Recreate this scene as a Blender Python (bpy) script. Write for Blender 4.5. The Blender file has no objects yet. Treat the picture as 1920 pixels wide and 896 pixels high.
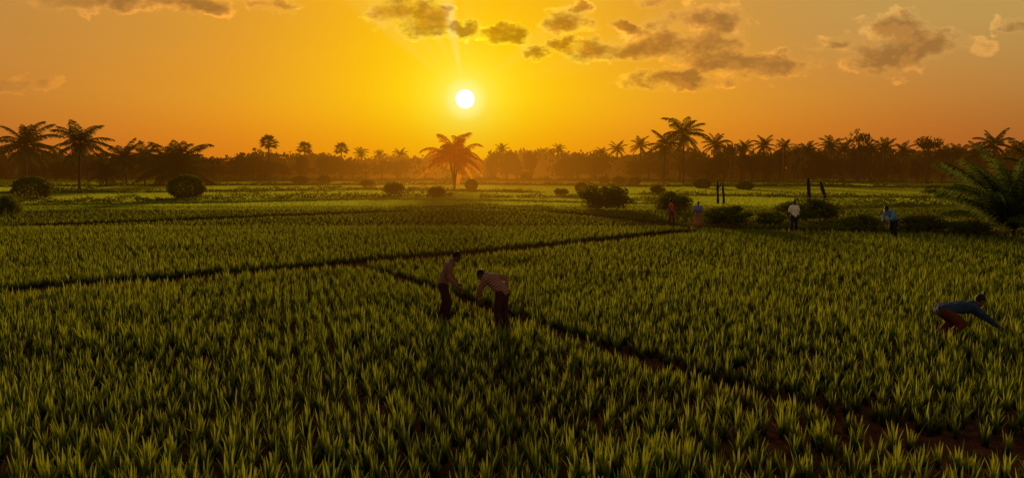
import bpy, bmesh, math, random
import numpy as np
from mathutils import Vector, Matrix, noise as mnoise

rng = np.random.default_rng(11)
random.seed(11)
COL = bpy.context.scene.collection
R = math.radians
F, CX, CY, H = 1280.0, 960.0, 448.0, 3.8
P = math.atan(133 / 1280)

# ------------------------------------------------------------------ helpers
def ray(px, py):
    x = (px - CX) / F; u = (CY - py) / F
    return Vector((x, math.cos(P) + u * math.sin(P), -math.sin(P) + u * math.cos(P)))
def at(px, py, z=0.0):
    d = ray(px, py); t = (z - H) / d.z
    return Vector((d.x * t, d.y * t, z))
def z_at(px, py, y):
    d = ray(px, py); return H + d.z * y / d.y

def props(o, label=None, cat=None, group=None, kind=None):
    if label: o['label'] = label
    if cat: o['category'] = cat
    if group: o['group'] = group
    if kind: o['kind'] = kind
    return o
def empty(name, loc=(0, 0, 0), rz=0.0, s=1.0):
    o = bpy.data.objects.new(name, None); COL.objects.link(o)
    o.location = loc; o.rotation_euler = (0, 0, rz); o.scale = (s, s, s); o.empty_display_size = .2
    return o
def link(name, mesh, parent=None, loc=None, rot=None, scale=None):
    o = bpy.data.objects.new(name, mesh); COL.objects.link(o)
    if parent: o.parent = parent
    if loc is not None: o.location = loc
    if rot is not None: o.rotation_euler = rot
    if scale is not None: o.scale = scale
    return o
def np_mesh(name, V, quads=None, tris=None, mat=None, smooth=False):
    me = bpy.data.meshes.new(name)
    V = np.asarray(V, dtype=np.float32).reshape(-1, 3)
    q = np.zeros((0, 4), np.int32) if quads is None else np.asarray(quads, np.int32).reshape(-1, 4)
    t = np.zeros((0, 3), np.int32) if tris is None else np.asarray(tris, np.int32).reshape(-1, 3)
    me.vertices.add(len(V)); me.vertices.foreach_set('co', V.ravel())
    nl = q.size + t.size
    me.loops.add(nl); me.loops.foreach_set('vertex_index', np.concatenate([q.ravel(), t.ravel()]))
    me.polygons.add(len(q) + len(t))
    st = np.concatenate([np.arange(len(q)) * 4, q.size + np.arange(len(t)) * 3]).astype(np.int32)
    me.polygons.foreach_set('loop_start', st)
    me.update(calc_edges=True)
    me.polygons.foreach_set('use_smooth', np.full(len(me.polygons), smooth, bool))
    if mat: me.materials.append(mat)
    return me

# ------------------------------------------------------------------ node helpers
class NT:
    def __init__(s, tree): s.t = tree; s.n = tree.nodes; s.l = tree.links
    def new(s, typ, **kw):
        n = s.n.new(typ)
        for k, v in kw.items(): setattr(n, k, v)
        return n
    def put(s, sock, v):
        if isinstance(v, bpy.types.NodeSocket): s.l.new(v, sock)
        elif v is not None: sock.default_value = v
    def m(s, op, a, b=None, c=None, clamp=False):
        n = s.new('ShaderNodeMath', operation=op, use_clamp=clamp)
        s.put(n.inputs[0], a)
        if b is not None: s.put(n.inputs[1], b)
        if c is not None: s.put(n.inputs[2], c)
        return n.outputs[0]
    def step(s, v, a, b, lo=0.0, hi=1.0):
        n = s.new('ShaderNodeMapRange', interpolation_type='SMOOTHSTEP')
        s.put(n.inputs['Value'], v); n.inputs['From Min'].default_value = a; n.inputs['From Max'].default_value = b
        n.inputs['To Min'].default_value = lo; n.inputs['To Max'].default_value = hi
        return n.outputs[0]
    def mix(s, f, a, b, blend='MIX'):
        n = s.new('ShaderNodeMix', data_type='RGBA', blend_type=blend)
        s.put(n.inputs[0], f); s.put(n.inputs[6], a); s.put(n.inputs[7], b)
        return n.outputs[2]
    def noise(s, vec, scale, detail=3.0, rough=.55, dim='3D'):
        n = s.new('ShaderNodeTexNoise', noise_dimensions=dim)
        if vec is not None: s.put(n.inputs['Vector'], vec)
        n.inputs['Scale'].default_value = scale; n.inputs['Detail'].default_value = detail
        n.inputs['Roughness'].default_value = rough
        return n.outputs['Fac']
    def comb(s, x, y, z):
        n = s.new('ShaderNodeCombineXYZ')
        s.put(n.inputs[0], x); s.put(n.inputs[1], y); s.put(n.inputs[2], z); return n.outputs[0]
def lin(r, g, b):
    f = lambda c: (c / 255 / 12.92) if c / 255 <= .04045 else ((c / 255 + .055) / 1.055) ** 2.4
    return (f(r), f(g), f(b), 1.0)

SUN = ray(872, 186).normalized()
SUN_EL = math.asin(SUN.z); SUN_AZ = math.atan2(SUN.x, SUN.y)
US, VS = SUN.x / SUN.y, SUN.z / SUN.y

def painted_haze_shader(T, shader, amt):
    """sunlit air painted as surface glow: grows with world depth, strongest under the sun"""
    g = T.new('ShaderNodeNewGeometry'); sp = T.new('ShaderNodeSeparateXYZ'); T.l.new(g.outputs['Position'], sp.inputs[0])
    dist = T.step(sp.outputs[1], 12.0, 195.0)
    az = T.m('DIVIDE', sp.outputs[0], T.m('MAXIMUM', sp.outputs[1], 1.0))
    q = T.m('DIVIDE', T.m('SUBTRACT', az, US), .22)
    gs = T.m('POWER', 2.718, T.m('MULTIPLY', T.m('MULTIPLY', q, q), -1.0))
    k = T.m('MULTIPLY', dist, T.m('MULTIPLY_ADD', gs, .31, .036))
    em = T.new('ShaderNodeEmission'); em.inputs['Color'].default_value = (1.0, .31, .012, 1)  # orange glow added to the surface itself, standing in for distant air
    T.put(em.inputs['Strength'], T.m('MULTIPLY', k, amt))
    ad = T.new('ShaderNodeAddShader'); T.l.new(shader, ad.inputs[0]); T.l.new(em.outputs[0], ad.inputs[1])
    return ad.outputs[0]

def mat_new(name):
    m = bpy.data.materials.new(name); m.use_nodes = True; m.node_tree.nodes.clear()
    T = NT(m.node_tree); out = T.new('ShaderNodeOutputMaterial'); return m, T, out
def foliage(name, c1, c2, trans=(.2, .22, .03), tfac=.4, painted_haze=0.0, zgrad=None):
    m, T, out = mat_new(name)
    m.cycles.emission_sampling = 'NONE'
    g = T.new('ShaderNodeNewGeometry')
    col = T.mix(g.outputs['Random Per Island'], c1 + (1,), c2 + (1,))
    tcol = (trans + (1,))
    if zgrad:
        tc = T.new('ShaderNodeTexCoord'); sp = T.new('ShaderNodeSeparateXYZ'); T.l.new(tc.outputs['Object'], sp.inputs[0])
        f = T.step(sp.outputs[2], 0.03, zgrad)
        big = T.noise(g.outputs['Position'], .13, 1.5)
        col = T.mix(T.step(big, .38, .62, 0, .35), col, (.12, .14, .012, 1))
        col = T.mix(f, (.018, .024, .005, 1), col)  # leaf base darker and browner; rim-lit tips painted lighter
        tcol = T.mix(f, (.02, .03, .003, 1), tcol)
    b = T.new('ShaderNodeBsdfDiffuse'); T.put(b.inputs['Color'], col)
    tr = T.new('ShaderNodeBsdfTranslucent'); T.put(tr.inputs['Color'], tcol)
    mx = T.new('ShaderNodeMixShader'); mx.inputs[0].default_value = tfac
    T.l.new(b.outputs[0], mx.inputs[1]); T.l.new(tr.outputs[0], mx.inputs[2])
    sh = mx.outputs[0]
    if painted_haze: sh = painted_haze_shader(T, sh, painted_haze)
    T.l.new(sh, out.inputs[0]); return m
def plain(name, c1, c2, scale=6.0, rough=.85, painted_haze=0.0, bump=.3, stripes=None):
    m, T, out = mat_new(name)
    m.cycles.emission_sampling = 'NONE'
    tc = T.new('ShaderNodeTexCoord')
    n = T.noise(tc.outputs['Object'], scale, 4.0)
    col = T.mix(T.step(n, .35, .65), c1 + (1,), c2 + (1,))
    if stripes:
        sp = T.new('ShaderNodeSeparateXYZ'); T.l.new(tc.outputs['Object'], sp.inputs[0])
        v = T.m('ADD', T.m('MULTIPLY', sp.outputs[0], stripes[1]), T.m('MULTIPLY', sp.outputs[2], stripes[2]))
        s = T.step(T.m('SINE', T.m('MULTIPLY', v, stripes[3])), .1, .5)
        col = T.mix(s, col, stripes[0] + (1,))
    b = T.new('ShaderNodeBsdfPrincipled'); T.put(b.inputs['Base Color'], col); b.inputs['Roughness'].default_value = rough
    b.inputs['Specular IOR Level'].default_value = .15
    bp = T.new('ShaderNodeBump'); bp.inputs['Strength'].default_value = bump; bp.inputs['Distance'].default_value = .02
    T.put(bp.inputs['Height'], T.noise(tc.outputs['Object'], scale * 4, 3.0)); T.l.new(bp.outputs[0], b.inputs['Normal'])
    sh = b.outputs[0]
    if painted_haze: sh = painted_haze_shader(T, sh, painted_haze)
    T.l.new(sh, out.inputs[0]); return m

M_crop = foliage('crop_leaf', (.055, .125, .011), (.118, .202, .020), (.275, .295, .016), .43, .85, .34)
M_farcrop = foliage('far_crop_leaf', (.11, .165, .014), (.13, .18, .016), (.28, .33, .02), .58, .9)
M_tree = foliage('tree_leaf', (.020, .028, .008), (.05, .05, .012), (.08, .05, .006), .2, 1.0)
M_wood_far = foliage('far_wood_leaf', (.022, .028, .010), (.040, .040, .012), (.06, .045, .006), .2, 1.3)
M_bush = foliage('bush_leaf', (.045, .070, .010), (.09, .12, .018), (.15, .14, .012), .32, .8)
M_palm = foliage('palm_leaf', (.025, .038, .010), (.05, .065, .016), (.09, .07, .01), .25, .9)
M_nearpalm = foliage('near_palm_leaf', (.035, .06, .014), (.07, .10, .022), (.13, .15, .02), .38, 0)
M_painted_glow = foliage('painted_sunlit_palm_leaf', (.12, .07, .01), (.20, .10, .012), (.62, .25, .01), .55, .95)  # orange backlight painted into the leaf colours
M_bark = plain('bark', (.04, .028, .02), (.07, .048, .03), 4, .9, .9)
M_wood = plain('post_wood', (.035, .02, .012), (.06, .035, .02), 6, .9, .0)

# ------------------------------------------------------------------ people
PEOPLE_SPOTS = [at(838, 605), at(933, 625), at(1764, 642), at(1258, 421), at(1308, 430), at(1487, 441), at(1674, 451)]
def bm_tube(bm, a, b, ra, rb):
    a, b = Vector(a), Vector(b); d = b - a; L = d.length
    if L > 1e-5:
        m = Matrix.Translation((a + b) / 2) @ d.to_track_quat('Z', 'Y').to_matrix().to_4x4()
        bmesh.ops.create_cone(bm, cap_ends=True, segments=14, radius1=ra, radius2=rb, depth=L, matrix=m)
    for p, r in ((a, ra), (b, rb)): bmesh.ops.create_icosphere(bm, subdivisions=2, radius=r, matrix=Matrix.Translation(p))
def bm_ell(bm, c, ax, rad, sub=3):
    X, Y_, Z_ = ax; m = Matrix((X, Y_, Z_)).transposed().to_4x4(); m = Matrix.Translation(c) @ m @ Matrix.Diagonal((*rad, 1))
    bmesh.ops.create_icosphere(bm, subdivisions=sub, radius=1, matrix=m)
def remeshed(nm, bm, voxel, mat, it=3, wrinkle=0.0):
    me = bpy.data.meshes.new(nm); bm.to_mesh(me); bm.free()
    o = bpy.data.objects.new('tmp', me); COL.objects.link(o)
    md = o.modifiers.new('r', 'REMESH'); md.mode = 'VOXEL'; md.voxel_size = voxel; md.adaptivity = 0
    sm = o.modifiers.new('s', 'SMOOTH'); sm.factor = .5; sm.iterations = it
    bpy.context.view_layer.update()
    dg = bpy.context.evaluated_depsgraph_get(); r = bpy.data.meshes.new_from_object(o.evaluated_get(dg)); r.name = nm
    bpy.data.objects.remove(o); bpy.data.meshes.remove(me)
    if wrinkle:
        nv = len(r.vertices); c = np.empty(nv * 3, np.float32); nn = np.empty(nv * 3, np.float32)
        r.vertices.foreach_get('co', c); r.vertices.foreach_get('normal', nn); c = c.reshape(-1, 3); nn = nn.reshape(-1, 3)
        w = np.sin(c[:, 2] * 55 + 3 * np.sin(c[:, 0] * 17 + c[:, 1] * 23)) * .5 + np.sin(c[:, 0] * 31 + c[:, 2] * 19 + 2 * np.sin(c[:, 1] * 29)) * .6
        r.vertices.foreach_set('co', (c + nn * (w * wrinkle)[:, None]).ravel())
    r.polygons.foreach_set('use_smooth', np.ones(len(r.polygons), bool))
    r.materials.clear(); r.materials.append(mat); r.update(); return r
M_skin = plain('skin', (.12, .050, .030), (.16, .068, .040), 5, .6, 0, .05)
M_hair = plain('hair', (.008, .005, .005), (.014, .009, .008), 20, .6, 0, .4)
M_eye = plain('eye', (.3, .28, .25), (.02, .012, .01), 40, .3, 0, .0)
def cloth(n, a, b, stripes=None): return plain(n, a, b, 5, .9, 0, .25, stripes)
def base_pose():
    return dict(pel=(0, 0, .94), che=(0, 0, 1.27), nek=(-.01, 0, 1.42), hed=(.02, 0, 1.575), face=(1, 0, 0), up=(0, 0, 1),
                sl=(0, .185, 1.37), sr=(0, -.185, 1.37), el=(-.02, .24, 1.09), er=(-.02, -.24, 1.09), wl=(.06, .25, .85), wr=(.06, -.25, .85),
                hl=(0, .09, .90), hr=(0, -.09, .90), kl=(.03, .11, .49), kr=(.03, -.11, .49), al=(-.02, .12, .08), ar=(-.02, -.12, .08), foot=(1, 0, 0))
def person(label, loc, rz, J, shirt, pants, s=1.0, long_sleeve=False, skirt=False, vox=.0075, hair_long=False):
    J = {k: Vector(v) for k, v in J.items()}
    root = empty('person', loc, rz, s); props(root, label, 'person')
    side = (J['sl'] - J['sr']).normalized(); hside = (J['hl'] - J['hr']).normalized()
    fd = J['face'].normalized(); ud = (J['up'] - fd * J['up'].dot(fd)).normalized(); rd = ud.cross(fd)
    ax = (fd, rd, ud); hed = J['hed']
    bm = bmesh.new()
    def torso(b, e):
        for k in (-1, 0, 1):
            p = J['pel'] + hside * .065 * k; c = J['che'] + side * .085 * k; w = p.lerp(c, .45) * 1.0 - side * .012 * k
            bm_tube(b, p, w, .098 + e, .088 + e); bm_tube(b, w, c, .088 + e, .10 + e)
        bm_tube(b, J['sl'] * .93 + J['che'] * .07, J['sr'] * .93 + J['che'] * .07, .055 + e, .055 + e)
        bm_tube(b, J['nek'], J['che'], .06 + e, .09 + e)
        for q in ('sl', 'sr'): bm_tube(b, J[q].lerp(J['nek'], .45), J[q], .055 + e * .8, .052 + e)
    torso(bm, 0)
    bm_tube(bm, J['nek'], hed - ud * .06 - fd * .015, .056, .05)
    bm_ell(bm, hed + ud * .018 - fd * .012, ax, (.096, .077, .098))
    bm_ell(bm, hed - ud * .045 + fd * .022, ax, (.066, .056, .068))
    bm_ell(bm, hed - ud * .098 + fd * .055, ax, (.024, .026, .018))
    bm_tube(bm, hed + ud * .012 + fd * .083, hed - ud * .028 + fd * .104, .009, .016)
    bm_ell(bm, hed - ud * .062 + fd * .084, ax, (.012, .026, .010))
    for k in (-1, 1):
        bm_ell(bm, hed + rd * .076 * k - ud * .012 - fd * .012, ax, (.02, .010, .032), 2)
        bm_ell(bm, hed + rd * .034 * k + ud * .026 + fd * .078, ax, (.012, .026, .009), 2)
        bm_ell(bm, hed + rd * .044 * k - ud * .03 + fd * .062, ax, (.02, .02, .02), 2)
    for L_, sg in (('l', 1), ('r', -1)):
        S, E, W = J['s' + L_], J['e' + L_], J['w' + L_]
        bm_tube(bm, S, E, .05, .038); bm_tube(bm, E, E.lerp(W, .35), .039, .040); bm_tube(bm, E.lerp(W, .35), W, .040, .026)
        d = (W - E).normalized(); inn = (side * -sg); inn = (inn - d * inn.dot(d)).normalized(); fw = d.cross(inn).normalized()
        if fw.dot(J['face'] + J['foot'] * .3) < 0: fw = -fw
        kn = W + d * .085 + inn * .008
        for k, (o_, ln) in enumerate(((.030, .072), (.010, .082), (-.010, .076), (-.029, .060))):
            a0 = kn + fw * o_; bm_tube(bm, W + fw * o_ * .55 + d * .01, a0, .017, .0145)
            a1 = a0 + (d + inn * .25 + fw * o_ * 4).normalized() * ln * .5; a2 = a1 + (d + inn * .9).normalized() * ln * .5
            bm_tube(bm, a0, a1, .0105, .0095); bm_tube(bm, a1, a2, .0095, .0078)
        t0 = W + d * .025 + fw * .022; t1 = t0 + (d * .55 + fw * .7 + inn * .3).normalized() * .045; t2 = t1 + (d * .9 + fw * .25 + inn * .35).normalized() * .032
        bm_tube(bm, t0, t1, .015, .012); bm_tube(bm, t1, t2, .012, .009)
        Hh, K, A = J['h' + L_], J['k' + L_], J['a' + L_]
        bm_tube(bm, Hh, K, .086, .054); bm_tube(bm, K, K.lerp(A, .3), .055, .056); bm_tube(bm, K.lerp(A, .3), A, .056, .036)
        ft = J['foot']; heel = A - ft * .045; heel.z = A.z - .045; toe = A + ft * .15; toe.z = A.z - .052
        bm_tube(bm, A, heel, .036, .032); bm_tube(bm, heel, toe, .032, .026); bm_tube(bm, A, A + ft * .09 + Vector((0, 0, -.045)), .036, .030)
        bm_tube(bm, toe - hside * .02, toe + hside * .02, .024, .024)
    link('body', remeshed('body', bm, vox, M_skin, 2), root)
    bm = bmesh.new(); torso(bm, .020)
    bm_tube(bm, J['hl'].lerp(J['pel'], .3) , J['hr'].lerp(J['pel'], .3), .120, .120)
    for L_ in 'lr':
        S, E, W = J['s' + L_], J['e' + L_], J['w' + L_]
        bm_tube(bm, S, E if long_sleeve else S.lerp(E, .72), .072, .058 if long_sleeve else .066)
        if long_sleeve: bm_tube(bm, E, E.lerp(W, .88), .058, .044)
    link('shirt', remeshed('shirt', bm, .012, shirt, 3, .0055), root)
    bm = bmesh.new()
    if skirt:
        c = (J['al'] + J['ar']) / 2; bm_tube(bm, J['pel'] + Vector((0, 0, .03)), c + Vector((0, 0, .25)), .13, .21); bm_tube(bm, J['hl'], J['hr'], .11, .11)
    else:
        bm_tube(bm, J['hl'], J['hr'], .113, .113); bm_tube(bm, J['pel'], J['pel'].lerp(J['che'], .1), .113, .108)
        for L_ in 'lr':
            Hh, K, A = J['h' + L_], J['k' + L_], J['a' + L_]
            bm_tube(bm, Hh, K, .108, .082); bm_tube(bm, K, K.lerp(A, .86), .082, .068)
    link('skirt' if skirt else 'trousers', remeshed('trousers', bm, .012, pants, 3, .0055), root)
    bm = bmesh.new(); bm_ell(bm, hed + ud * .030 - fd * .026, ax, (.093, .083, .098), 4)
    if hair_long: bm_ell(bm, hed - ud * .03 - fd * .085, ax, (.045, .045, .05), 3)
    for v in bm.verts: v.co += v.normal * .005 * mnoise.noise(v.co * 60)
    me = bpy.data.meshes.new('hair'); bm.to_mesh(me); bm.free(); me.materials.append(M_hair)
    link('hair', me, root)
    for k in (-1, 1):
        bm = bmesh.new(); bm_ell(bm, hed + rd * .034 * k + ud * .006 + fd * .078, ax, (.011, .015, .010), 2)
        me = bpy.data.meshes.new('eye'); bm.to_mesh(me); bm.free(); me.materials.append(M_eye); link('eye', me, root)
    return root

c_pink = cloth('muted_red_shirt', (.17, .065, .055), (.23, .09, .075))
c_stripe = cloth('striped_shirt', (.27, .11, .09), (.33, .14, .115), ((.14, .045, .04), .62, .78, 110))
c_dark = cloth('dark_red_trousers', (.036, .010, .014), (.052, .015, .018))
c_blue = cloth('dark_blue_shirt', (.018, .030, .075), (.025, .042, .10))
c_rust = cloth('rust_trousers', (.085, .018, .011), (.12, .026, .014))
c_red = cloth('red_shirt', (.42, .06, .03), (.5, .09, .045))
c_white = cloth('white_shirt', (.74, .62, .56), (.80, .70, .62))
c_navy = cloth('navy_trousers', (.015, .015, .03), (.03, .028, .045))
c_sky = cloth('light_blue_shirt', (.10, .21, .44), (.14, .28, .54))
c_violet = cloth('violet_top', (.16, .14, .40), (.21, .18, .48))
c_redskirt = cloth('red_skirt', (.36, .08, .05), (.44, .14, .09))

J = base_pose()
J.update(pel=(-.03, 0, .93), hl=(-.03, .09, .90), hr=(-.03, -.09, .90), che=(.10, 0, 1.26), nek=(.19, 0, 1.41), hed=(.30, 0, 1.53), face=(.80, 0, -.6), up=(.6, 0, .8),
         sl=(.11, .19, 1.36), sr=(.11, -.19, 1.36), el=(.16, .25, 1.08), er=(.12, -.26, 1.09), wl=(.32, .22, .86), wr=(.30, -.24, .87),
         kl=(.02, .11, .50), kr=(.10, -.10, .50), al=(-.10, .11, .08), ar=(.04, -.11, .08))
p = PEOPLE_SPOTS[0]; person('person standing upright in a plain muted red shirt, next to the bending one in stripes', (p.x - .06, p.y, 0), R(6), J, c_pink, c_dark, 1.07, True, vox=.007)
J = base_pose()
J.update(pel=(-.04, 0, .93), hl=(-.04, .09, .90), hr=(-.04, -.09, .90), che=(.23, 0, 1.18), nek=(.35, 0, 1.24), hed=(.48, 0, 1.24), face=(.50, .0, -.85), up=(.85, 0, .5),
         sl=(.27, .19, 1.20), sr=(.27, -.19, 1.20), el=(.38, .24, .95), er=(.06, -.40, 1.15), wl=(.42, .16, .72), wr=(-.02, -.24, 1.0),
         kl=(.02, .11, .49), kr=(-.02, -.11, .49), al=(-.06, .12, .08), ar=(-.10, -.12, .08))
p = PEOPLE_SPOTS[1]; person('person bending over the crop in a striped pinkish shirt and dark trousers', (p.x + .07, p.y, 0), R(180 - 28), J, c_stripe, c_dark, 1.07, True, vox=.007)
J = base_pose()
J.update(pel=(-.02, 0, .68), hl=(-.02, .09, .65), hr=(-.02, -.09, .65), che=(.41, 0, .73), nek=(.56, 0, .78), hed=(.70, 0, .86), face=(.85, 0, -.5), up=(.5, 0, .85),
         sl=(.49, .19, .74), sr=(.49, -.19, .74), el=(.74, .22, .58), er=(.72, -.22, .55), wl=(.97, .18, .42), wr=(.95, -.20, .38),
         kl=(.27, .15, .40), kr=(.31, -.15, .42), al=(-.06, .13, .08), ar=(.0, -.13, .08))
p = PEOPLE_SPOTS[2]; person('person in dark blue shirt and rust trousers bending low, reaching right into the crop', (p.x, p.y, 0), R(-4), J, c_blue, c_rust, 1.10, True, vox=.007)
J = base_pose(); J.update(el=(.05, .24, 1.10), wl=(.27, .15, 1.05), er=(-.06, -.25, 1.10), wr=(.0, -.27, .86), kl=(.14, .1, .5), al=(.16, .1, .08), ar=(-.14, -.1, .08), kr=(-.02, -.1, .49), face=(.9, 0, -.3))
p = PEOPLE_SPOTS[3]; person('person in a red shirt walking at the field edge, leftmost of the four far workers', (p.x, p.y, 0), R(-35), J, c_red, cloth('maroon_trousers', (.14, .03, .025), (.19, .045, .03)), 1.0, False, vox=.0095)
J = base_pose(); J.update(el=(.04, .23, 1.10), er=(.04, -.23, 1.10), wl=(.24, .08, 1.14), wr=(.24, -.08, 1.1), face=(.9, 0, -.4))
p = PEOPLE_SPOTS[4]; person('person in a violet-blue top and red skirt, second from left of the far workers', (p.x, p.y, 0), R(-110), J, c_violet, c_redskirt, 1.02, False, True, vox=.0095, hair_long=True)
J = base_pose(); J.update(el=(.0, .27, 1.10), er=(.0, -.27, 1.10), wl=(.19, .17, .97), wr=(.2, -.2, .95), face=(1, .1, -.25))
p = PEOPLE_SPOTS[5]; person('person in a white shirt and dark trousers standing in front of the tall wide bush', (p.x, p.y, .05), R(-80), J, c_white, c_navy, 1.14, False, vox=.0095)
J = base_pose(); J.update(che=(.24, 0, 1.20), nek=(.36, 0, 1.31), hed=(.48, 0, 1.40), sl=(.29, .19, 1.26), sr=(.29, -.19, 1.26), el=(.36, .24, 1.01), er=(.38, -.22, 1.00), wl=(.56, .08, .91), wr=(.54, -.06, .82), face=(.75, 0, -.65), up=(.65, 0, .75))
p = PEOPLE_SPOTS[6]; rz = R(-160)
person('person in a light blue shirt leaning over a stick, rightmost of the far workers', (p.x, p.y, 0), rz, J, c_sky, c_navy, 1.20, True, vox=.0095)
def tube(pts, rad, n=8):
    V, Qd = [], []
    for i, (p, r) in enumerate(zip(pts, rad)):
        p = Vector(p); d = (Vector(pts[min(i + 1, len(pts) - 1)]) - Vector(pts[max(i - 1, 0)])).normalized()
        a = d.orthogonal().normalized() if abs(d.z) < .9 else Vector((1, 0, 0)); a = (a - d * a.dot(d)).normalized(); b = d.cross(a)
        for k in range(n):
            t = 2 * math.pi * k / n; V.append(tuple(p + (a * math.cos(t) + b * math.sin(t)) * r))
    for i in range(len(pts) - 1):
        for k in range(n): Qd.append((i * n + k, i * n + (k + 1) % n, (i + 1) * n + (k + 1) % n, (i + 1) * n + k))
    return V, Qd
def tubes_mesh(nm, lst, mat, n=8):
    V, Qd = [], []
    for pts, rad in lst:
        v, q = tube(pts, rad, n); o = len(V); V += v; Qd += [tuple(i + o for i in f) for f in q]
    return np_mesh(nm, V, Qd, None, mat, True)
a = Matrix.Rotation(rz, 3, 'Z') @ Vector((.53, .06, 1.04)) * 1.2 + p; b = Matrix.Rotation(rz, 3, 'Z') @ Vector((.98, -.12, .25)) * 1.2 + p
props(link('stick', tubes_mesh('stick', [([a, a.lerp(b, .5), b], [.02, .022, .018])], M_wood, 6)), 'thin dark stick held down to the left by the person in light blue', 'stick')

# ------------------------------------------------------------------ world
def build_world():
    w = bpy.data.worlds.new('World'); bpy.context.scene.world = w; w.use_nodes = True
    w.cycles.sampling_method = 'MANUAL'; w.cycles.sample_map_resolution = 512
    w.node_tree.nodes.clear(); T = NT(w.node_tree)
    out = T.new('ShaderNodeOutputWorld'); bg = T.new('ShaderNodeBackground')
    tc = T.new('ShaderNodeTexCoord')
    nrm = T.new('ShaderNodeVectorMath', operation='NORMALIZE'); T.l.new(tc.outputs['Generated'], nrm.inputs[0])
    sp = T.new('ShaderNodeSeparateXYZ'); T.l.new(nrm.outputs[0], sp.inputs[0])
    x, y, z = sp.outputs
    yy = T.m('MAXIMUM', y, .05)
    u = T.m('DIVIDE', x, yy); v = T.m('DIVIDE', z, yy)
    dt = T.new('ShaderNodeVectorMath', operation='DOT_PRODUCT'); T.l.new(nrm.outputs[0], dt.inputs[0]); dt.inputs[1].default_value = SUN
    ang = T.m('MULTIPLY', T.m('ARCCOSINE', T.m('MINIMUM', dt.outputs['Value'], 1.0)), 57.2958)
    rp = T.new('ShaderNodeValToRGB'); cr = rp.color_ramp
    T.put(rp.inputs[0], T.m('SQRT', T.m('DIVIDE', ang, 180.0)))
    stops = [(0, (255, 246, 130)), (1.3, (255, 236, 80)), (3, (255, 222, 38)), (5, (255, 207, 18)), (8, (251, 191, 16)), (12, (244, 176, 24)),
             (18, (231, 156, 33)), (25, (215, 140, 41)), (34, (194, 123, 46)), (50, (152, 104, 54)), (90, (118, 106, 88)), (180, (114, 112, 106))]
    while len(cr.elements) < len(stops): cr.elements.new(.5)
    for e, (a, c) in zip(cr.elements, stops): e.position = math.sqrt(a / 180)
    for e, (a, c) in zip(cr.elements, stops): e.color = lin(*c)
    sky = rp.outputs[0]
    side = T.step(u, -.1, .7, .35, .85)
    side2 = T.step(u, -.25, -.8, 0, .4)
    hi = T.m('MULTIPLY', T.step(v, .06, .24), T.step(ang, 7, 30))
    sky = T.mix(T.m('MULTIPLY', hi, T.m('MAXIMUM', side, side2)), sky, lin(190, 154, 84))
    sky = T.mix(T.step(v, .115, 0.0, 0, .85), sky, T.mix(1.0, sky, (.88, .56, .40, 1), 'MULTIPLY'))
    phi = T.m('ARCTAN2', T.m('SUBTRACT', v, VS), T.m('SUBTRACT', u, US))
    rn = T.noise(T.comb(T.m('MULTIPLY', phi, 3.0), 3.1, 7.7), 1.0, 1.0)
    rm = T.m('MULTIPLY', T.step(rn, .46, .68), T.m('MULTIPLY', T.step(v, VS + .01, VS + .09), T.step(ang, 24, 3)))
    beam = T.m('MULTIPLY', T.step(T.m('ABSOLUTE', T.m('SUBTRACT', phi, 1.75)), .13, 0.0), T.step(v, VS + .005, VS + .06))
    sky = T.mix(T.m('MULTIPLY_ADD', beam, .24, T.m('MULTIPLY', rm, .08)), sky, lin(255, 236, 140))
    vn = T.noise(T.comb(T.m('MULTIPLY', u, 3.0), T.m('MULTIPLY', v, 16.0), 1.3), 1.0, 3.0)
    sky = T.mix(T.step(vn, .35, .75, 0, .14), sky, T.mix(1.0, sky, (1.2, 1.1, 1.3, 1), 'MULTIPLY'))
    cl = [(250, -2, 200, 24), (375, 8, 56, 18), (512, 6, 54, 20), (745, 18, 64, 32), (806, 44, 54, 28), (868, 56, 38, 17), (948, 66, 42, 17),
          (1055, 40, 48, 24), (1084, 14, 24, 14), (1018, 97, 32, 14), (1062, 84, 30, 13), (1172, 50, 36, 16), (1225, 4, 44, 12),
          (1180, 94, 120, 24), (1290, 84, 116, 28), (1312, 36, 88, 30), (1400, 122, 130, 24), (1280, 150, 110, 18),
          (1592, 78, 90, 17), (1674, 52, 58, 34), (1710, 88, 136, 30), (1668, 120, 80, 24), (1910, 45, 40, 16), (45, 160, 80, 15)]
    # billowing outlines: the cloud bodies are looked up through a rippled direction
    wn = T.new('ShaderNodeTexNoise'); T.put(wn.inputs['Vector'], T.comb(u, T.m('MULTIPLY', v, 1.5), 8.8))
    wn.inputs['Scale'].default_value = 22.0; wn.inputs['Detail'].default_value = 4.0; wn.inputs['Roughness'].default_value = .6
    ctr = T.new('ShaderNodeVectorMath', operation='MULTIPLY_ADD'); T.l.new(wn.outputs['Color'], ctr.inputs[0])
    ctr.inputs[1].default_value = (.085, .050, 0); ctr.inputs[2].default_value = (-.0425, -.025, 0)
    uva = T.new('ShaderNodeVectorMath', operation='ADD'); T.l.new(T.comb(u, v, 1.0), uva.inputs[0]); T.l.new(ctr.outputs[0], uva.inputs[1])
    uv = uva.outputs[0]
    n1 = T.noise(T.comb(u, T.m('MULTIPLY', v, 1.6), 2.4), 15.0, 7.0, .62)
    sh_u = T.m('ADD', u, T.m('MULTIPLY', T.m('SUBTRACT', US, u), .035)); sh_v = T.m('ADD', v, T.m('MULTIPLY', T.m('SUBTRACT', VS, v), .08))
    n1b = T.noise(T.comb(sh_u, T.m('MULTIPLY', sh_v, 1.6), 2.4), 15.0, 4.0, .62)
    mx = None
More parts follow.
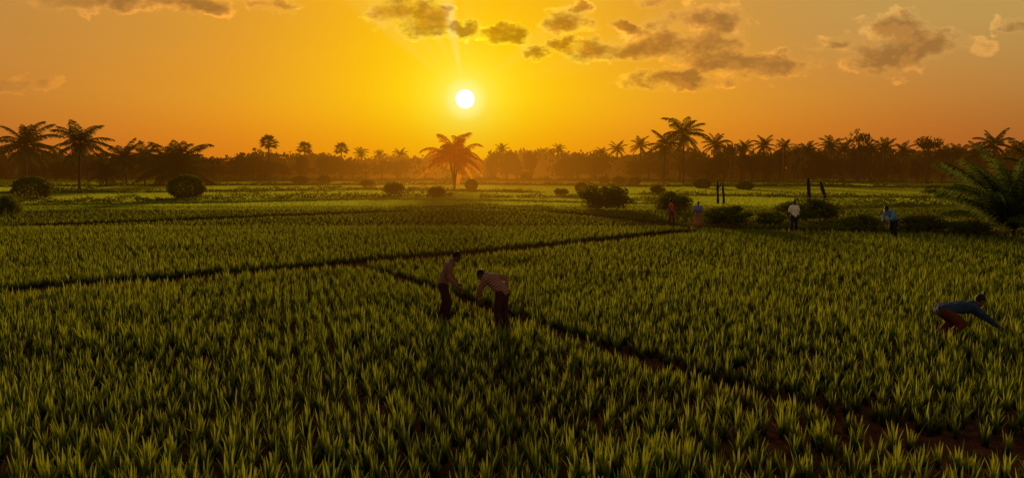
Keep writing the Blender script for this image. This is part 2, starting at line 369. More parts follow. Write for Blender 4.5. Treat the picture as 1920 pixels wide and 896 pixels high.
    for (px, py, rx, ry) in cl:
        d = ray(px, py); u0, v0 = d.x / d.y, d.z / d.y; sx = F / rx / 1.02; sy = F / ry / 1.06
        ma = T.new('ShaderNodeVectorMath', operation='MULTIPLY_ADD'); T.l.new(uv, ma.inputs[0])
        ma.inputs[1].default_value = (sx, sy, 0); ma.inputs[2].default_value = (-u0 * sx, -v0 * sy, 0)
        dd = T.new('ShaderNodeVectorMath', operation='DOT_PRODUCT'); T.l.new(ma.outputs[0], dd.inputs[0]); T.l.new(ma.outputs[0], dd.inputs[1])
        q = dd.outputs['Value']
        mx = q if mx is None else T.m('SMOOTH_MIN', mx, q, .6)
    D = T.m('SUBTRACT', 1.0, mx)
    D = T.m('ADD', D, T.m('MULTIPLY', T.m('SUBTRACT', n1, .47), 4.2))
    far = T.step(ang, 9, 24)
    mask = T.m('MULTIPLY', T.step(D, -.18, .50), T.m('SUBTRACT', .96, T.m('MULTIPLY', far, .12)))
    mask = T.m('MULTIPLY', mask, T.step(y, .2, .4))
    mask = T.m('MULTIPLY', mask, T.step(u, -.66, -.56, .5, 1.0))
    core = T.step(D, .15, 1.2)
    edge = T.mix(far, T.mix(1.0, sky, (1.05, 1.14, 2.4, 1), 'MULTIPLY'), T.mix(1.0, sky, (1.14, 1.12, 1.15, 1), 'MULTIPLY'))
    corec = T.mix(1.0, sky, (.50, .40, .6, 1), 'MULTIPLY')
    corec = T.mix(T.m('MULTIPLY', far, .75), corec, lin(158, 110, 50))
    ccol = T.mix(core, edge, corec)
    lit = T.step(T.m('SUBTRACT', n1, n1b), -.02, .12)
    ccol = T.mix(T.m('MULTIPLY', lit, .55), ccol, T.mix(1.0, ccol, (1.8, 1.7, 1.5, 1), 'MULTIPLY'))
    sky = T.mix(mask, sky, ccol)
    disc = T.step(ang, .78, .68)
    sky = T.mix(T.step(ang, 2.0, .7, 0, .7), sky, (1.1, .95, .30, 1))
    sky = T.mix(disc, sky, (6.0, 5.6, 4.4, 1))
    ns = T.new('ShaderNodeTexSky', sky_type='NISHITA'); ns.sun_disc = False
    ns.sun_elevation = SUN_EL; ns.sun_rotation = SUN_AZ; ns.dust_density = 2.0
    over = T.step(z, .30, .65)
    nsc = T.mix(1.0, ns.outputs[0], (.18, .162, .11, 1), 'MULTIPLY')
    sky = T.mix(over, sky, nsc)
    T.l.new(sky, bg.inputs[0]); bg.inputs[1].default_value = 1.0
    T.l.new(bg.outputs[0], out.inputs[0])
build_world()
sl = bpy.data.lights.new('sun', 'SUN'); sl.energy = 4.5; sl.color = (1.0, .63, .25); sl.angle = R(6)
so = bpy.data.objects.new('sun', sl); COL.objects.link(so); so.rotation_euler = SUN.to_track_quat('Z', 'Y').to_euler()
cam = bpy.data.cameras.new('camera'); cam.lens = 24; cam.sensor_width = 36; cam.clip_end = 6000
co = bpy.data.objects.new('camera', cam); COL.objects.link(co); co.location = (0, 0, H); co.rotation_euler = (math.pi / 2 - P, 0, 0)
bpy.context.scene.camera = co
bpy.context.scene.view_settings.view_transform = 'Standard'

# ------------------------------------------------------------------ field layout (world metres)
def PL(pts, z=.25): return np.array([[at(a, b, z).x, at(a, b, z).y] for a, b in pts])
strips = [
    (PL([(-200, 556), (0, 541), (300, 519), (640, 492), (690, 486), (1000, 461), (1285, 431)]), .85),
    (PL([(655, 490), (760, 520), (950, 583), (1100, 634), (1300, 690), (1500, 742), (1920, 846), (2100, 890)]), .29),
    (PL([(-200, 432), (0, 423), (500, 403), (925, 388)]), 1.3),
    (PL([(925, 388), (1100, 400), (1290, 424)]), 1.0),
    (PL([(-200, 386), (0, 383), (420, 377), (720, 371), (960, 374), (1230, 380)]), 2.4),
    (PL([(1285, 431), (1500, 436), (1920, 446), (2200, 452)], .0), 1.2),
    (PL([(1300, 422), (1500, 424), (1920, 431), (2200, 438)], .0), 2.6),
    (PL([(-200, 366), (300, 362), (700, 357), (1000, 362)], 0), 2.6),
    (PL([(1200, 366), (1450, 370), (1800, 373), (2100, 376)], 0), 2.6),
    (PL([(-200, 352), (400, 349), (900, 347), (1200, 351), (1450, 350), (2100, 356)], 0), 4.0),
    (PL([(1500, 396), (1700, 388), (1800, 386), (2100, 386)], 0), 2.4),
]
def sdist(X, Y, pl):
    d = np.full(X.shape, 1e9)
    for a, b in zip(pl[:-1], pl[1:]):
        ab = b - a; t = np.clip(((X - a[0]) * ab[0] + (Y - a[1]) * ab[1]) / (ab @ ab), 0, 1)
        d = np.minimum(d, np.hypot(X - a[0] - t * ab[0], Y - a[1] - t * ab[1]))
    return d
NR = [np.random.default_rng(s).random((256, 256)) for s in range(32)]
def vnoise(X, Y, s, seed=0):
    r = NR[seed]
    x = X / s; y = Y / s; xi = np.floor(x).astype(int); yi = np.floor(y).astype(int)
    fx = x - xi; fy = y - yi; fx = fx * fx * (3 - 2 * fx); fy = fy * fy * (3 - 2 * fy)
    g = lambda i, j: r[i % 256, j % 256]
    return (g(xi, yi) * (1 - fx) + g(xi + 1, yi) * fx) * (1 - fy) + (g(xi, yi + 1) * (1 - fx) + g(xi + 1, yi + 1) * fx) * fy
def ground_z(X, Y):
    n = vnoise(X, Y, .22, 1) * .05 + vnoise(X, Y, .09, 2) * .03 + vnoise(X, Y, 1.3, 3) * .05 - .07
    n = n - .09 * np.exp(-(sdist(X, Y, strips[1][0]) / .25) ** 2)
    return n * np.clip((34 - Y) / 14, 0, 1)
xs = np.concatenate([-np.geomspace(3000, 19, 40), np.linspace(-18.5, 18.5, 300), np.geomspace(19, 3000, 40)])
ys = np.concatenate([[-300, -40, 0, 4], np.linspace(6, 20, 160), np.linspace(20.4, 60, 60), np.geomspace(61, 3500, 50)])
GX, GY = np.meshgrid(xs, ys)
GZ = ground_z(GX, GY)
nx, ny = len(xs), len(ys)
idx = np.arange(nx * ny).reshape(ny, nx)
Q = np.stack([idx[:-1, :-1], idx[:-1, 1:], idx[1:, 1:], idx[1:, :-1]], -1).reshape(-1, 4)
def ground_mat():
    m, T, out = mat_new('soil_and_far_fields')
    m.cycles.emission_sampling = 'NONE'
    g = T.new('ShaderNodeNewGeometry'); sp = T.new('ShaderNodeSeparateXYZ'); T.l.new(g.outputs['Position'], sp.inputs[0])
    pos = g.outputs['Position']
    n = T.noise(pos, 3.5, 4.0, .65)
    soil = T.mix(T.step(n, .35, .68), (.055, .017, .008, 1), (.15, .048, .020, 1))
    green = T.mix(T.step(T.noise(pos, .5, 3.0, .7), .4, .65), (.12, .15, .012, 1), (.07, .10, .01, 1))
    col = T.mix(T.step(sp.outputs[1], 40, 75), soil, green)
    b = T.new('ShaderNodeBsdfDiffuse'); T.put(b.inputs['Color'], col)
    bp = T.new('ShaderNodeBump'); bp.inputs['Strength'].default_value = .7; bp.inputs['Distance'].default_value = .05
    T.put(bp.inputs['Height'], T.noise(pos, 14.0, 4.0, .7)); T.l.new(bp.outputs[0], b.inputs['Normal'])
    T.l.new(painted_haze_shader(T, b.outputs[0], 1.0), out.inputs[0]); return m
gme = np_mesh('ground', np.stack([GX, GY, GZ], -1), Q, None, ground_mat(), True)
props(link('ground', gme), kind='structure')

# ------------------------------------------------------------------ crops
def blades(base, phi, lean, curve, L, w, nseg, prof, twist):
    N = len(base); t = np.linspace(0, 1, nseg + 1)
    p = base.copy(); out = np.zeros((N, nseg + 1, 2, 3))
    side = np.stack([-np.sin(phi + twist), np.cos(phi + twist), np.zeros(N)], -1)
    for s in range(nseg + 1):
        ww = (w * prof[s])[:, None] * .5
        out[:, s, 0] = p - side * ww; out[:, s, 1] = p + side * ww
        th = lean + curve * (t[s] + .5 / nseg) ** 1.6
        dr = np.stack([np.sin(th) * np.cos(phi), np.sin(th) * np.sin(phi), np.cos(th)], -1)
        p = p + dr * (L / nseg)[:, None]
    k = (nseg + 1) * 2
    b = (np.arange(N) * k)[:, None]
    qs = np.concatenate([b + np.array([[2 * s, 2 * s + 1, 2 * s + 3, 2 * s + 2]]) for s in range(nseg)], 0)
    return out.reshape(-1, 3), qs
def clumps(pos, hgt, nb, nseg, wid, spread=.035, facing=False):
    K = len(pos); b = np.repeat(pos, nb, 0); h = np.repeat(hgt, nb); N = K * nb
    ph = rng.uniform(0, 2 * np.pi, N); rr = rng.uniform(0, spread, N)
    b = b + np.stack([rr * np.cos(ph), rr * np.sin(ph), np.zeros(N)], -1)
    order = np.tile(np.linspace(0, 1, nb), K)
    lean = .03 + .24 * order * rng.uniform(.5, 1.2, N)
    curve = rng.uniform(.0, .35, N) + order * rng.uniform(.05, 1.1, N)
    L = h * (1.05 - .36 * order) * rng.uniform(.80, 1.12, N)
    w = wid * rng.uniform(.7, 1.25, N)
    prof = {4: [.7, 1.0, .95, .62, .06], 3: [.75, 1.0, .75, .06], 2: [.8, 1.0, .08], 1: [1, .5]}[nseg]
    tw = rng.uniform(-.7, .7, N)
    if facing: tw = -ph + math.pi / 2 + rng.uniform(-.3, .3, N); curve *= .2; L = h * rng.uniform(.9, 1.08, N)
    return blades(b, ph, lean, curve, L, w, nseg, prof, tw)
def grid(y0, y1, sp, jit=.36, rot=0.0, spy=None):
    xm = .80 * y1 + 3; c, s = math.cos(rot), math.sin(rot); yc = (y0 + y1) / 2
    ra = xm * abs(c) + (y1 - y0) / 2 * abs(s) + 1; rb = xm * abs(s) + (y1 - y0) / 2 * abs(c) + 1
    X, Y = np.meshgrid(np.arange(-ra, ra, sp), np.arange(-rb, rb, spy or sp)); X = X.ravel(); Y = Y.ravel()
    X2 = X * c - Y * s; Y2 = X * s + Y * c + yc
    X2 += rng.uniform(-jit, jit, len(X)) * sp; Y2 += rng.uniform(-jit, jit, len(X)) * sp
    k = (Y2 >= y0) & (Y2 < y1) & (np.abs(X2) < .80 * Y2 + 3)
    return X2[k], Y2[k]
def keep(X, Y):
    k = np.ones(len(X), bool)
    for pl, hw in strips:
        d = sdist(X, Y, pl); k &= d > hw + rng.normal(0, .05, len(X))
    return k
def clear_people(X, Y):
    k = np.ones(len(X), bool)
    for i, p in enumerate(PEOPLE_SPOTS):
        r = .30 if i < 2 else .20
        k &= np.hypot(X - p.x, (Y - p.y + (.18 if i < 2 else 0)) * .75) > r
    return k
X, Y = grid(6.7, 24, .24, .30, .32, .255)
k = keep(X, Y) & clear_people(X, Y)
pxs = CX + F * X / (Y * math.cos(P) + H * math.sin(P))
thin = np.clip((13.5 - Y) / 5, 0, 1) * np.clip((pxs - 800) / 300, 0, 1)
k &= rng.random(len(X)) > (.03 + .28 * thin * (vnoise(X, Y, 1.1, 9) > .4))
X, Y, pxs = X[k], Y[k], pxs[k]
hn = .43 * (0.84 + .30 * vnoise(X, Y, 1.6, 5)) * rng.uniform(.78, 1.12, len(X))
Z = ground_z(X, Y) - .01
inview = (pxs > -20) & (pxs < 1940) & (Y > 7.2)
order = np.argsort(np.where(inview, Y, 1e9))
ind = order[:300]; rest = np.ones(len(X), bool); rest[ind] = False
variants = []
for i in range(12):
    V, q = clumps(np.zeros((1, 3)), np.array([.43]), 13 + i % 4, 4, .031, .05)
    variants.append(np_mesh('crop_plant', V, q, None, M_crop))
sB = strips[1][0]
def right_of_furrow(x, y):
    best = 1e9; sgn = 0
    for a, b in zip(sB[:-1], sB[1:]):
        ab = b - a; t = min(1, max(0, ((x - a[0]) * ab[0] + (y - a[1]) * ab[1]) / (ab @ ab)))
        d = math.hypot(x - a[0] - t * ab[0], y - a[1] - t * ab[1])
        if d < best: best = d; sgn = ab[0] * (y - a[1]) - ab[1] * (x - a[0])
    return sgn > 0
for i in ind:
    s = hn[i] / .43
    o = link('crop_plant', variants[random.randrange(12)], None, (X[i], Y[i], Z[i]), (random.uniform(-.08, .08), random.uniform(-.08, .08), random.uniform(0, 6.28)), (s * random.uniform(.9, 1.15), s * random.uniform(.9, 1.15), s))
    if right_of_furrow(X[i], Y[i]): props(o, 'young green crop plant in the front rows, right of the diagonal bare furrow', 'crop plant', 'front crop plants right of the furrow')
    else: props(o, 'young green crop plant in the front rows, left of the diagonal bare furrow', 'crop plant', 'front crop plants left of the furrow')
AV, AQ, off = [], [], 0
def push(V, q):
    global off
    AV.append(V); AQ.append(q + off); off += len(V)
push(*clumps(np.stack([X[rest], Y[rest], Z[rest]], -1), hn[rest], 13, 3, .029, .05))
for (y0, y1, sp, nb, ns, wd, hh, rot) in [(24, 42, .27, 9, 2, .035, .38, .2), (42, 66, .40, 7, 2, .05, .31, .1)]:
    X, Y = grid(y0, y1, sp, .36, rot); k = keep(X, Y) & clear_people(X, Y); X, Y = X[k], Y[k]
    h = hh * (0.86 + .28 * vnoise(X, Y, 2.5, 6)) * rng.uniform(.85, 1.08, len(X))
    push(*clumps(np.stack([X, Y, ground_z(X, Y)], -1), h, nb, ns, wd, sp * .25))
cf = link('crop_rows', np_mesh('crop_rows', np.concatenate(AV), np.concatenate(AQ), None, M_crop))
props(cf, 'dense green crop rows filling the fields behind the front plants', 'crops', kind='stuff')
AV, AQ, off = [], [], 0
for (y0, y1, sp, nb, wd, hh) in [(60, 110, .46, 6, .09, .18), (110, 215, .85, 6, .22, .20)]:
    X, Y = grid(y0, y1, sp, .45, 0); k = keep(X, Y); X, Y = X[k], Y[k]
    h = hh * (0.94 + .12 * vnoise(X, Y, 6, 6))
    push(*clumps(np.stack([X, Y, np.zeros(len(X))], -1), h, nb, 1, wd, sp * .6, True))
props(link('distant_crops', np_mesh('distant_crops', np.concatenate(AV), np.concatenate(AQ), None, M_farcrop)), 'low bright yellow-green crops covering the far plots', 'crops', kind='stuff')

# ------------------------------------------------------------------ leaves, bushes, trees
def cards(C, size, asp=.42):
    N = len(C); a = rng.normal(size=(N, 3)); a /= np.linalg.norm(a, axis=1)[:, None]
    b = np.cross(a, rng.normal(size=(N, 3))); b /= np.linalg.norm(b, axis=1)[:, None]
    s = (size * rng.uniform(.6, 1.3, N))[:, None] * .5
    V = np.stack([C - a * s, C + b * s * asp, C + a * s, C - b * s * asp], 1).reshape(-1, 3)
    return V, np.arange(N * 4).reshape(-1, 4)
def ball_pts(n, r, shell=.55):
    d = rng.normal(size=(n, 3)); d /= np.linalg.norm(d, axis=1)[:, None]
    rad = rng.uniform(shell ** 3, 1, n) ** (1 / 3)
    return d * rad[:, None] * np.asarray(r)
ZM = {}
def crown_mesh(nm, ncl, nper, leaf, clr, mat, flat=1.0, base=.0):
    C = ball_pts(ncl, (.74, .74, .74 * flat), .35); C[:, 2] += flat
    pts = []
    for c in C:
        r = clr * rng.uniform(.6, 1.25)
        p = ball_pts(int(nper * rng.uniform(.6, 1.3)), (r, r, r * .7), .2) + c; pts.append(p)
    pts = np.concatenate(pts); pts = pts[pts[:, 2] > base]
    V, q = cards(pts, leaf, .6); me = np_mesh(nm, V, q, None, mat); ZM[me] = V[:, 2].max(); return me
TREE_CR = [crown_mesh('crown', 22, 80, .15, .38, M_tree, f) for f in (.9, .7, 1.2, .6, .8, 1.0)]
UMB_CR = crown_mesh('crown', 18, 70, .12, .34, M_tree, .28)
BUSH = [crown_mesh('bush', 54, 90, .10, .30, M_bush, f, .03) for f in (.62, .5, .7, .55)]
def ball_bush_mesh(n=6500):
    d = rng.normal(size=(n, 3)); d /= np.linalg.norm(d, axis=1)[:, None]
    lump = np.array([mnoise.noise(Vector(v) * 2.6) for v in d])
    p = d * ((.93 + .13 * lump) * rng.uniform(.80, 1.03, n))[:, None]
    p[:, 2] = p[:, 2] * .8 + .72
    p = p[p[:, 2] > .02]; V, q = cards(p, .12, .5); me = np_mesh('bush', V, q, None, M_bush); ZM[me] = V[:, 2].max(); return me
BALL = [ball_bush_mesh() for _ in range(2)]
TRUNKS = []
for i in range(3):
    l = [([(0, 0, -.03), (.01, 0, .25), (.0, .01, .55), (.02, 0, .8)], [.045, .032, .026, .012])]
    for k in range(5):
        a = k * 1.3 + i; l.append(([(0, 0, .3 + .06 * k), (.1 * math.cos(a), .1 * math.sin(a), .45 + .06 * k), (.22 * math.cos(a), .22 * math.sin(a), .62 + .05 * k)], [.018, .013, .005]))
    TRUNKS.append(tubes_mesh('trunk', l, M_bark, 6))
def tree(px, base, top, half, label, group=None, crown=None, low=.22, name='leafy_tree', cat='tree'):
    b = at(px, base); h = z_at(px, top, b.y); r = half / F * b.y
    o = empty(name, b, random.uniform(0, 6.28)); props(o, label, cat, group)
    i = random.randrange(3); t = link('trunk', TRUNKS[i], o, None, None, (h, h, h))
    cm = crown or random.choice(TREE_CR)
    link('crown', cm, o, (0, 0, h * low), (0, 0, random.uniform(0, 6)), (r, r, h * (1 - low) / ZM[cm]))
    return o
def frond_geo(e0, droop, nl=34, wl=.021, lf=.30, seed=0):
    r = random.Random(seed); V, Qd, Tr = [], [], []
    n = 14; pts = []; p = Vector((0, 0, 0))
    for i in range(n + 1):
        t = i / n; e = e0 - droop * t ** 1.4; pts.append(p.copy()); p = p + Vector((math.cos(e), 0, math.sin(e))) / n
    tv, tq = tube(pts, [.012 * (1 - .8 * i / n) for i in range(n + 1)], 4); V += tv; Qd += tq
    for s in (-1, 1):
        for k in range(nl):
            t = .10 + .90 * (k + r.uniform(-.3, .3)) / nl; t = max(.02, min(t, .995)); f = t * n; i = int(f); q = pts[i].lerp(pts[i + 1], f - i)
            T_ = (pts[i + 1] - pts[i]).normalized(); S = Vector((0, s, 0))
            l = lf * (math.sin(math.pi * (.15 + .78 * t)) ** .7) * r.uniform(.82, 1.1)
            d = (S * (.85 - .35 * t) + T_ * (.45 + .5 * t) + Vector((0, 0, -.15 - r.uniform(0, .25)))).normalized()
            mid = q + d * l * .55; tip = mid + (d + Vector((0, 0, -.6 - r.uniform(0, .5)))).normalized() * l * .45
            w = T_ * wl * .5
            o = len(V); V += [tuple(q - w * .7), tuple(q + w * .7), tuple(mid + w), tuple(mid - w), tuple(tip)]
            Qd.append((o, o + 1, o + 2, o + 3)); Tr.append((o + 3, o + 2, o + 4))
    return V, Qd, Tr
ELEVS = [80, 62, 45, 28, 10, -12, -35, -58]
def frond_set(mat, wl=.021, nl=34, lf=.30, dr=1.0):
    return {e: [np_mesh('frond', *frond_geo(R(e), R(62 + random.uniform(-14, 18)) * dr * (1 if e > 0 else .5), nl, wl, lf, s * 31 + e), mat) for s in range(2)] for e in ELEVS}
FR = frond_set(M_palm, .028); FRG = frond_set(M_painted_glow, .026, 34, .30, 1.2); FRN = frond_set(M_nearpalm, .014, 60, .21, .85)
def trunk_mesh(dx, h, r0, r1, n=10, mat=M_bark, bow=.0):
    pts, rad = [], []
    for i in range(n + 1):
        t = i / n; pts.append((dx * t ** 1.5 + bow * math.sin(math.pi * t), 0, h * t - (.1 if i == 0 else 0))); rad.append((r0 * (1 - t) + r1 * t) * (1.5 if i == 0 else 1) * (1 + .06 * (i % 2)))
    return tubes_mesh('trunk', [(pts, rad)], mat, 8)
bm = bmesh.new(); bmesh.ops.create_icosphere(bm, subdivisions=2, radius=.17)
for v in bm.verts: v.co.z *= 1.25
NUT = bpy.data.meshes.new('coconut'); bm.to_mesh(NUT); bm.free(); NUT.materials.append(M_bark)
def coconut(px, base, top, half, label, dx=0, n=20, sets=None, rr=.16, low=-52, trunks=None, up=.74, name='palm_tree', hc=None, lk=1.10):
    b = at(px, base); h = z_at(px, top, b.y); L = half / F * b.y * lk; ddx = dx / F * b.y
    hc = hc or max(.3, h - L * up)
    o = empty(name, b); props(o, label, 'palm tree')
    heads = [(ddx, hc)]
    if trunks: heads = [(t / F * b.y, hc * c) for t, c in trunks]
    for (tx, th) in heads: link('trunk', trunk_mesh(tx, th, rr * 1.3, rr * .8), o)
    sets = sets or FR
    for hi_, (tx, th) in enumerate(heads):
        m = n // len(heads) + (2 if len(heads) > 1 else 0)
        for i in range(m):
            t = i / (m - 1); e = 82 - (82 - low) * t ** .9; ee = min(ELEVS, key=lambda q: abs(q - e))
            s = L * random.uniform(.82, 1.08) * (.9 if e > 70 else 1) * (.8 if e < -30 else 1)
            link('frond', random.choice(sets[ee]), o, (tx, 0, th), (random.uniform(-.25, .25), random.uniform(-.08, .08), i * 2.39996 + random.uniform(-.3, .3) + hi_), (s, s, s))
    if sets is FR and hc > 4:
        for k, a in enumerate((0, 1.4, 2.6, 4, 5.2)):
            link('coconut', NUT, o, (heads[0][0] + math.cos(a) * .3, math.sin(a) * .3, hc - .3 - .15 * (k % 2)))
    return o
def fan_crown(seed, mat=M_palm):
    r = random.Random(seed); V, Qd, Tr = [], [], []
    for i in range(28):
        z = 1 - 1.6 * (i + .5) / 28; a = i * 2.39996; rad = math.sqrt(max(0, 1 - z * z))
        d = Vector((rad * math.cos(a), rad * math.sin(a), z)); q = d * r.uniform(.34, .5)
        tv, tq = tube([(0, 0, 0), q], [.02, .012], 3); o = len(V); V += tv; Qd += [tuple(k + o for k in f) for f in tq]
        S = d.cross(Vector((r.uniform(-.3, .3), r.uniform(-.3, .3), 1))).normalized()
        for k in range(11):
            th = R(-85 + 170 * k / 10); dd = d * math.cos(th) + S * math.sin(th) + Vector((0, 0, -.10)); l = .55 * r.uniform(.8, 1.1) * (1 - .2 * abs(th))
            dp = (-d * math.sin(th) + S * math.cos(th)) * .05
            m = q + dd * l * .5; tip = q + dd * l + Vector((0, 0, -.06))
            o = len(V); V += [tuple(q), tuple(m + dp), tuple(tip), tuple(m - dp)]; Qd.append((o, o + 1, o + 2, o + 3))
    return np_mesh('crown', V, Qd, None, mat)
FAN = [fan_crown(s) for s in range(3)]
def fanpalm(px, base, top, half, label, group=None, name='fan_palm'):
    b = at(px, base); h = z_at(px, top, b.y); L = half / F * b.y
    o = empty(name, b, random.uniform(0, 6)); props(o, label, 'palm tree', group)
    hc = h - L * .92
    link('trunk', trunk_mesh(0, hc, .30, .24), o); link('crown', random.choice(FAN), o, (0, 0, hc), None, (L, L, L)); return o
def joined_crown(seed, mat=M_palm):
    V, Qd, Tr = [], [], []
    for i in range(20):
        t = i / 19; e = R(82 - 125 * t); v, q, tr = frond_geo(e, R(64) * (1 if t < .7 else .5), 20, .045, .3, seed * 100 + i)
        mz = Matrix.Rotation(i * 2.39996 + random.uniform(-.3, .3), 3, 'Z'); s = random.uniform(.85, 1.05)
        o = len(V); V += [tuple(mz @ Vector(p) * s) for p in v]; Qd += [tuple(k + o for k in f) for f in q]; Tr += [tuple(k + o for k in f) for f in tr]
    return np_mesh('crown', V, Qd, Tr, mat)
JC = [joined_crown(s) for s in range(4)]
JT = trunk_mesh(0, 1, .022, .016)
def beltpalm(px, base, top, half, label, group):
    b = at(px, base); h = z_at(px, top, b.y); L = half / F * b.y * 1.1; hc = h - .66 * L
    o = empty('palm_tree', b, random.uniform(0, 6)); props(o, label, 'palm tree', group)
    link('trunk', JT, o, None, None, (9, 9, hc)); link('crown', random.choice(JC), o, (0, 0, hc), None, (L, L, L)); return o

coconut(50, 346, 222, 62, 'tall dark coconut palm at the far left edge, tallest of the left palms', dx=4, n=30)
coconut(149, 358, 224, 53, 'coconut palm with a bare slim trunk, second from the left edge', dx=8, n=26)
coconut(200, 352, 290, 40, 'short palm directly right of the bare-trunked left palm', n=20)
coconut(238, 350, 262, 42, 'medium coconut palm left of the broad low palm on the left', n=24, dx=-3)
coconut(272, 348, 264, 36, 'coconut palm touching the left side of the broad low palm', n=24, dx=3)
coconut(332, 350, 252, 70, 'broad low palm with drooping fronds behind the right clipped round bush', n=40, low=-35, up=.80)
fanpalm(506, 338, 247, 22, 'tallest fan palm standing alone in the left middle distance, bare trunk')
fanpalm(573, 333, 261, 19, 'middle one of three lone fan palms left of the sun')
fanpalm(641, 331, 264, 17, 'third fan palm from the left, rising out of the tree belt')
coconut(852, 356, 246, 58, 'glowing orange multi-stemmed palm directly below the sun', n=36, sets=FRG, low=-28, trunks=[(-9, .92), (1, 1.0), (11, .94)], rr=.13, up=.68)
coconut(1244, 349, 242, 38, 'droopy dark coconut palm left of the tallest right-hand palm', n=26, dx=2)
coconut(1281, 349, 213, 46, 'tallest coconut palm right of the sun, open spiky crown', n=24, dx=-2)
coconut(1336, 344, 246, 30, 'coconut palm just right of the tallest right-hand palm', n=22, dx=4)
coconut(1858, 350, 242, 36, 'palm rising above the tree belt near the right edge', n=24)
coconut(1898, 446, 262, 132, 'large near palm with feathery fronds reaching the ground at the right edge', n=42, sets=FRN, low=34, rr=.14, hc=.45, lk=1.44)
coconut(1935, 415, 268, 66, 'palm half cut by the right edge, behind the large feathery palm', n=24, low=-20)
for px, b_, t_, h_ in [(678, 333, 277, 16), (712, 333, 281, 12), (752, 333, 278, 17)]:
    beltpalm(px, b_, t_, h_, 'small distant palm in the tree belt between fan palms and glowing palm', 'belt palms left of the glowing palm')
for px, b_, t_, h_ in [(941, 333, 270, 15), (1047, 334, 270, 15), (1128, 335, 277, 15), (1157, 335, 266, 20), (1200, 338, 257, 22)]:
    beltpalm(px, b_, t_, h_, 'distant palm in the tree belt between the glowing palm and the tall right palms', 'belt palms right of the glowing palm')
for px, b_, t_, h_ in [(1370, 342, 270, 20), (1395, 340, 264, 20), (1430, 342, 256, 24), (1468, 340, 262, 20), (1490, 340, 272, 18), (1512, 342, 266, 22), (1555, 342, 256, 26), (1580, 342, 264, 22), (1630, 344, 266, 22), (1655, 344, 260, 26), (1690, 344, 268, 24), (1765, 346, 274, 24), (1790, 346, 270, 28), (1830, 348, 266, 30), (1900, 348, 260, 30)]:
    beltpalm(px, b_, t_, h_, 'dark palm in the tall tree belt on the right', 'belt palms on the right')
tree(1608, 344, 240, 27, 'thin tall tree with sparse open crown above the right tree belt', crown=crown_mesh('crown', 15, 40, .13, .26, M_tree, .5), low=.55)
tree(1738, 346, 254, 28, 'flat-topped umbrella-shaped tree above the right tree belt', crown=UMB_CR, low=.72)
px = -40
while px < 1960:
    if px < 400: t_ = random.uniform(286, 304); g = ('low dark tree behind the left palms', 'belt trees behind the left palms')
    elif px < 800: t_ = random.uniform(284, 306); g = ('leafy tree in the distant belt left of the glowing palm', 'belt trees left of the glowing palm')
    elif px < 1190: t_ = random.uniform(272, 303); g = ('leafy tree in the distant belt right of the glowing palm', 'belt trees right of the glowing palm')
    else: t_ = random.uniform(264, 298); g = ('tall dark leafy tree in the belt on the right', 'belt trees on the right')
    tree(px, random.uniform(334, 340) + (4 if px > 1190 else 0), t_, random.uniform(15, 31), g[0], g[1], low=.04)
    px += random.uniform(19, 34)
n = 60000
wx = rng.uniform(-260, 260, n); wy = rng.uniform(235, 275, n)
pxw = CX + F * wx / wy
top = 7.2 + 1.8 * np.clip((pxw - 1050) / 400, 0, 1) + 4.6 * (vnoise(wx, wy * .3, 9, 12) - .5) + 3.2 * (vnoise(wx, wy, 3.5, 13) - .5)
wz = top * rng.uniform(0, 1, n) ** .8
V, q = cards(np.stack([wx, wy, wz], -1), 1.5, .8)
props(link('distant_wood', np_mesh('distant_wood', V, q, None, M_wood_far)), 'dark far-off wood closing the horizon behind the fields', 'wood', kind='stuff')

# bushes ---------------------------------------------------------------
def bush(px, base, top, half, label, ball=False, group=None):
    b = at(px, base); h = z_at(px, top, b.y); r = half / F * b.y; me = random.choice(BALL if ball else BUSH)
    return props(link('round_bush' if ball else 'leafy_bush', me, None, (b.x, b.y, -.03), (0, 0, random.uniform(0, 6)), (r, r, h / ZM[me])), label, 'bush', group)
bush(62, 376, 329, 35, 'clipped round bush under the two leftmost palms', True)
bush(351, 374, 325, 34, 'clipped round bush in front of the broad low palm', True)
bush(8, 408, 362, 34, 'dark bush cut off by the left edge')
bush(739, 368, 338, 24, 'dark rounded bush left of the glowing palm, at the end of the hedge line')
bush(820, 372, 346, 22, 'low bush just left of the foot of the glowing palm')
bush(884, 357, 335, 13, 'small round bush just right of the glowing palm', True)
bush(491, 340, 325, 11, 'small round bush left of the trunk of the tallest fan palm', True)
bush(563, 346, 329, 15, 'small round bush at the foot of the middle fan palm', True)
bush(608, 345, 328, 13, 'small round bush between the middle and third fan palms', True)
bush(689, 352, 334, 17, 'small bush midway between the third fan palm and the glowing palm')
bush(986, 338, 322, 11, 'tiny round bush on the far field right of the glowing palm, leftmost of its line', True)
bush(1133, 344, 330, 11, 'first of three tiny round bushes above the big central bush', True)
bush(1160, 346, 330, 13, 'second of three tiny round bushes above the big central bush', True)
bush(1190, 347, 331, 12, 'third of three tiny round bushes above the big central bush', True)
bush(1052, 368, 351, 17, 'low bush on the far field left of the round bush beside the big central bush')
bush(1090, 362, 341, 13, 'round bush immediately left of the big central bush', True)
bush(1136, 396, 343, 64, 'big spreading central bush, widest in the middle distance')
bush(1232, 366, 344, 17, 'dark bush at the foot of the droopy palm')
bush(1262, 402, 354, 40, 'bush behind the person in red')
bush(1316, 354, 333, 17, 'small round bush right of the foot of the tallest palm', True)
bush(1396, 357, 339, 17, 'small round bush on the far field right of the pair of thin posts', True)
bush(1362, 428, 382, 56, 'wide leafy bush right of the person in the blue top, beside the crop edge')
bush(1508, 420, 366, 70, 'wide tall bush behind the person in the white shirt')
bush(1722, 438, 396, 56, 'low wide bush right of the person with the stick')
bush(1612, 432, 398, 36, 'low bush left of the person with the stick')
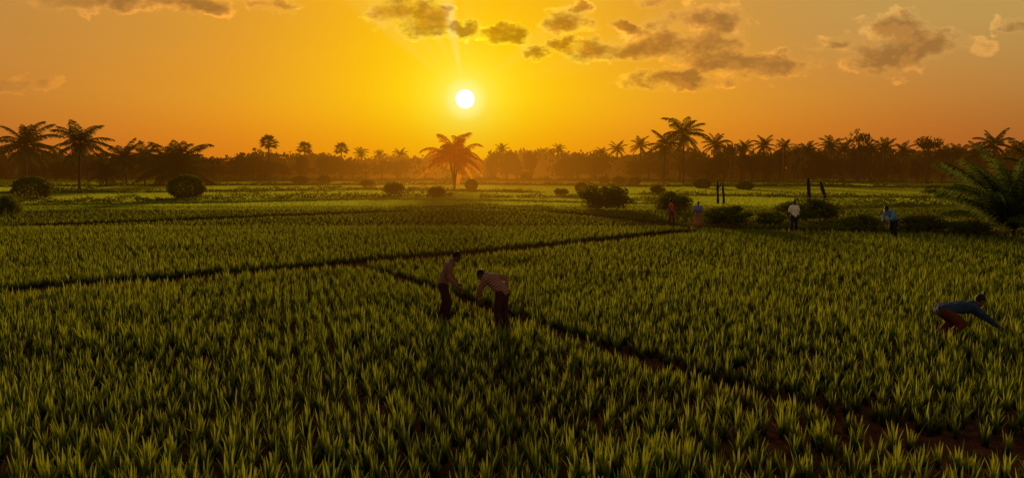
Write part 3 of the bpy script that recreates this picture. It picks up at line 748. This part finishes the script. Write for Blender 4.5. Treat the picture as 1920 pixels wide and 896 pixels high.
bush(1812, 446, 408, 44, 'dark bush at the left foot of the large feathery palm')
bush(1440, 426, 392, 36, 'low bush between the wide leafy bush and the tall bush')
UV, UQ, uo = [], [], 0
def growth(pts, hw, hmax, dens, leaf):
    global uo
    pl = PL(pts, 0)
    for a, b in zip(pl[:-1], pl[1:]):
        L = np.hypot(*(b - a)); n = int(L * dens); t = rng.random(n); nrm = np.array([-(b - a)[1], (b - a)[0]]) / L
        off_ = rng.normal(0, .5, n) * hw; x = a[0] + (b - a)[0] * t + nrm[0] * off_; y = a[1] + (b - a)[1] * t + nrm[1] * off_
        hh = hmax * (.25 + .9 * vnoise(x, y, 3.0, 21) * vnoise(x, y, 1.1, 22) * 1.6)
        z = hh * rng.random(n) ** .8
        V, q = cards(np.stack([x, y, z], -1), leaf, .4); UV.append(V); UQ.append(q + uo); uo += len(V)
growth([(-150, 386), (0, 383), (220, 381), (420, 377), (720, 371), (850, 372)], 1.6, 1.2, 120, .3)
growth([(900, 372), (1060, 372), (1230, 379), (1290, 400)], 1.4, .8, 90, .28)
growth([(1290, 424), (1500, 430), (1700, 436), (1920, 444), (2150, 450)], 1.6, 1.0, 400, .17)
growth([(1540, 392), (1700, 388), (1800, 386), (1950, 386)], 1.6, 1.1, 90, .3)
growth([(1200, 366), (1450, 370), (1800, 373), (1950, 375)], 1.8, .8, 70, .35)
growth([(-100, 352), (400, 349), (900, 347), (1200, 351), (1450, 350), (1950, 356)], 2.2, 1.1, 70, .5)
growth([(-100, 364), (300, 362), (700, 357), (1000, 362)], 1.8, .9, 70, .4)
growth([(400, 341), (900, 340), (1300, 342), (1950, 346)], 3, 1.4, 50, .7)
growth([(0, 423), (500, 403), (925, 388), (1100, 400), (1290, 424)], .8, .4, 140, .16)
growth([(0, 541), (300, 519), (640, 492), (690, 486), (1000, 461), (1285, 431)], .3, .14, 60, .09)
props(link('undergrowth', np_mesh('undergrowth', np.concatenate(UV), np.concatenate(UQ), None, M_bush)), 'dark scrubby growth along the banks between fields', 'undergrowth', kind='stuff')

def post(px, base, tpx, top, r, label, group=None, stub=True):
    b = at(px, base); h = z_at(px, top, b.y); dx = (tpx - px) / F * b.y
    pts = [(0, 0, -.1), (dx * .3 + .02, .02, h * .33), (dx * .7 - .03, 0, h * .7), (dx, 0, h)]
    l = [(pts, [r * 1.25, r, r * 1.05, r * .55])]
    if stub: l.append(([(dx * .7, 0, h * .66), (dx * .7 + .3, .05, h * .8), (dx * .7 + .36, .05, h * .93)], [r * .6, r * .45, r * .2]))
    o = link('wooden_post', tubes_mesh('wooden_post', l, M_wood, 7), None, b); return props(o, label, 'post', group)
post(1346, 384, 1344, 338, .13, 'thin forked dark post, left one of the close pair', stub=True)
post(1357, 384, 1354, 342, .12, 'thin dark post, right one of the close pair', stub=False)
post(1517, 374, 1514, 334, .22, 'thick upright dark post left of the leaning post', stub=False)
post(1549, 378, 1537, 341, .2, 'dark post leaning left, beyond the bush behind the white shirt', stub=False)
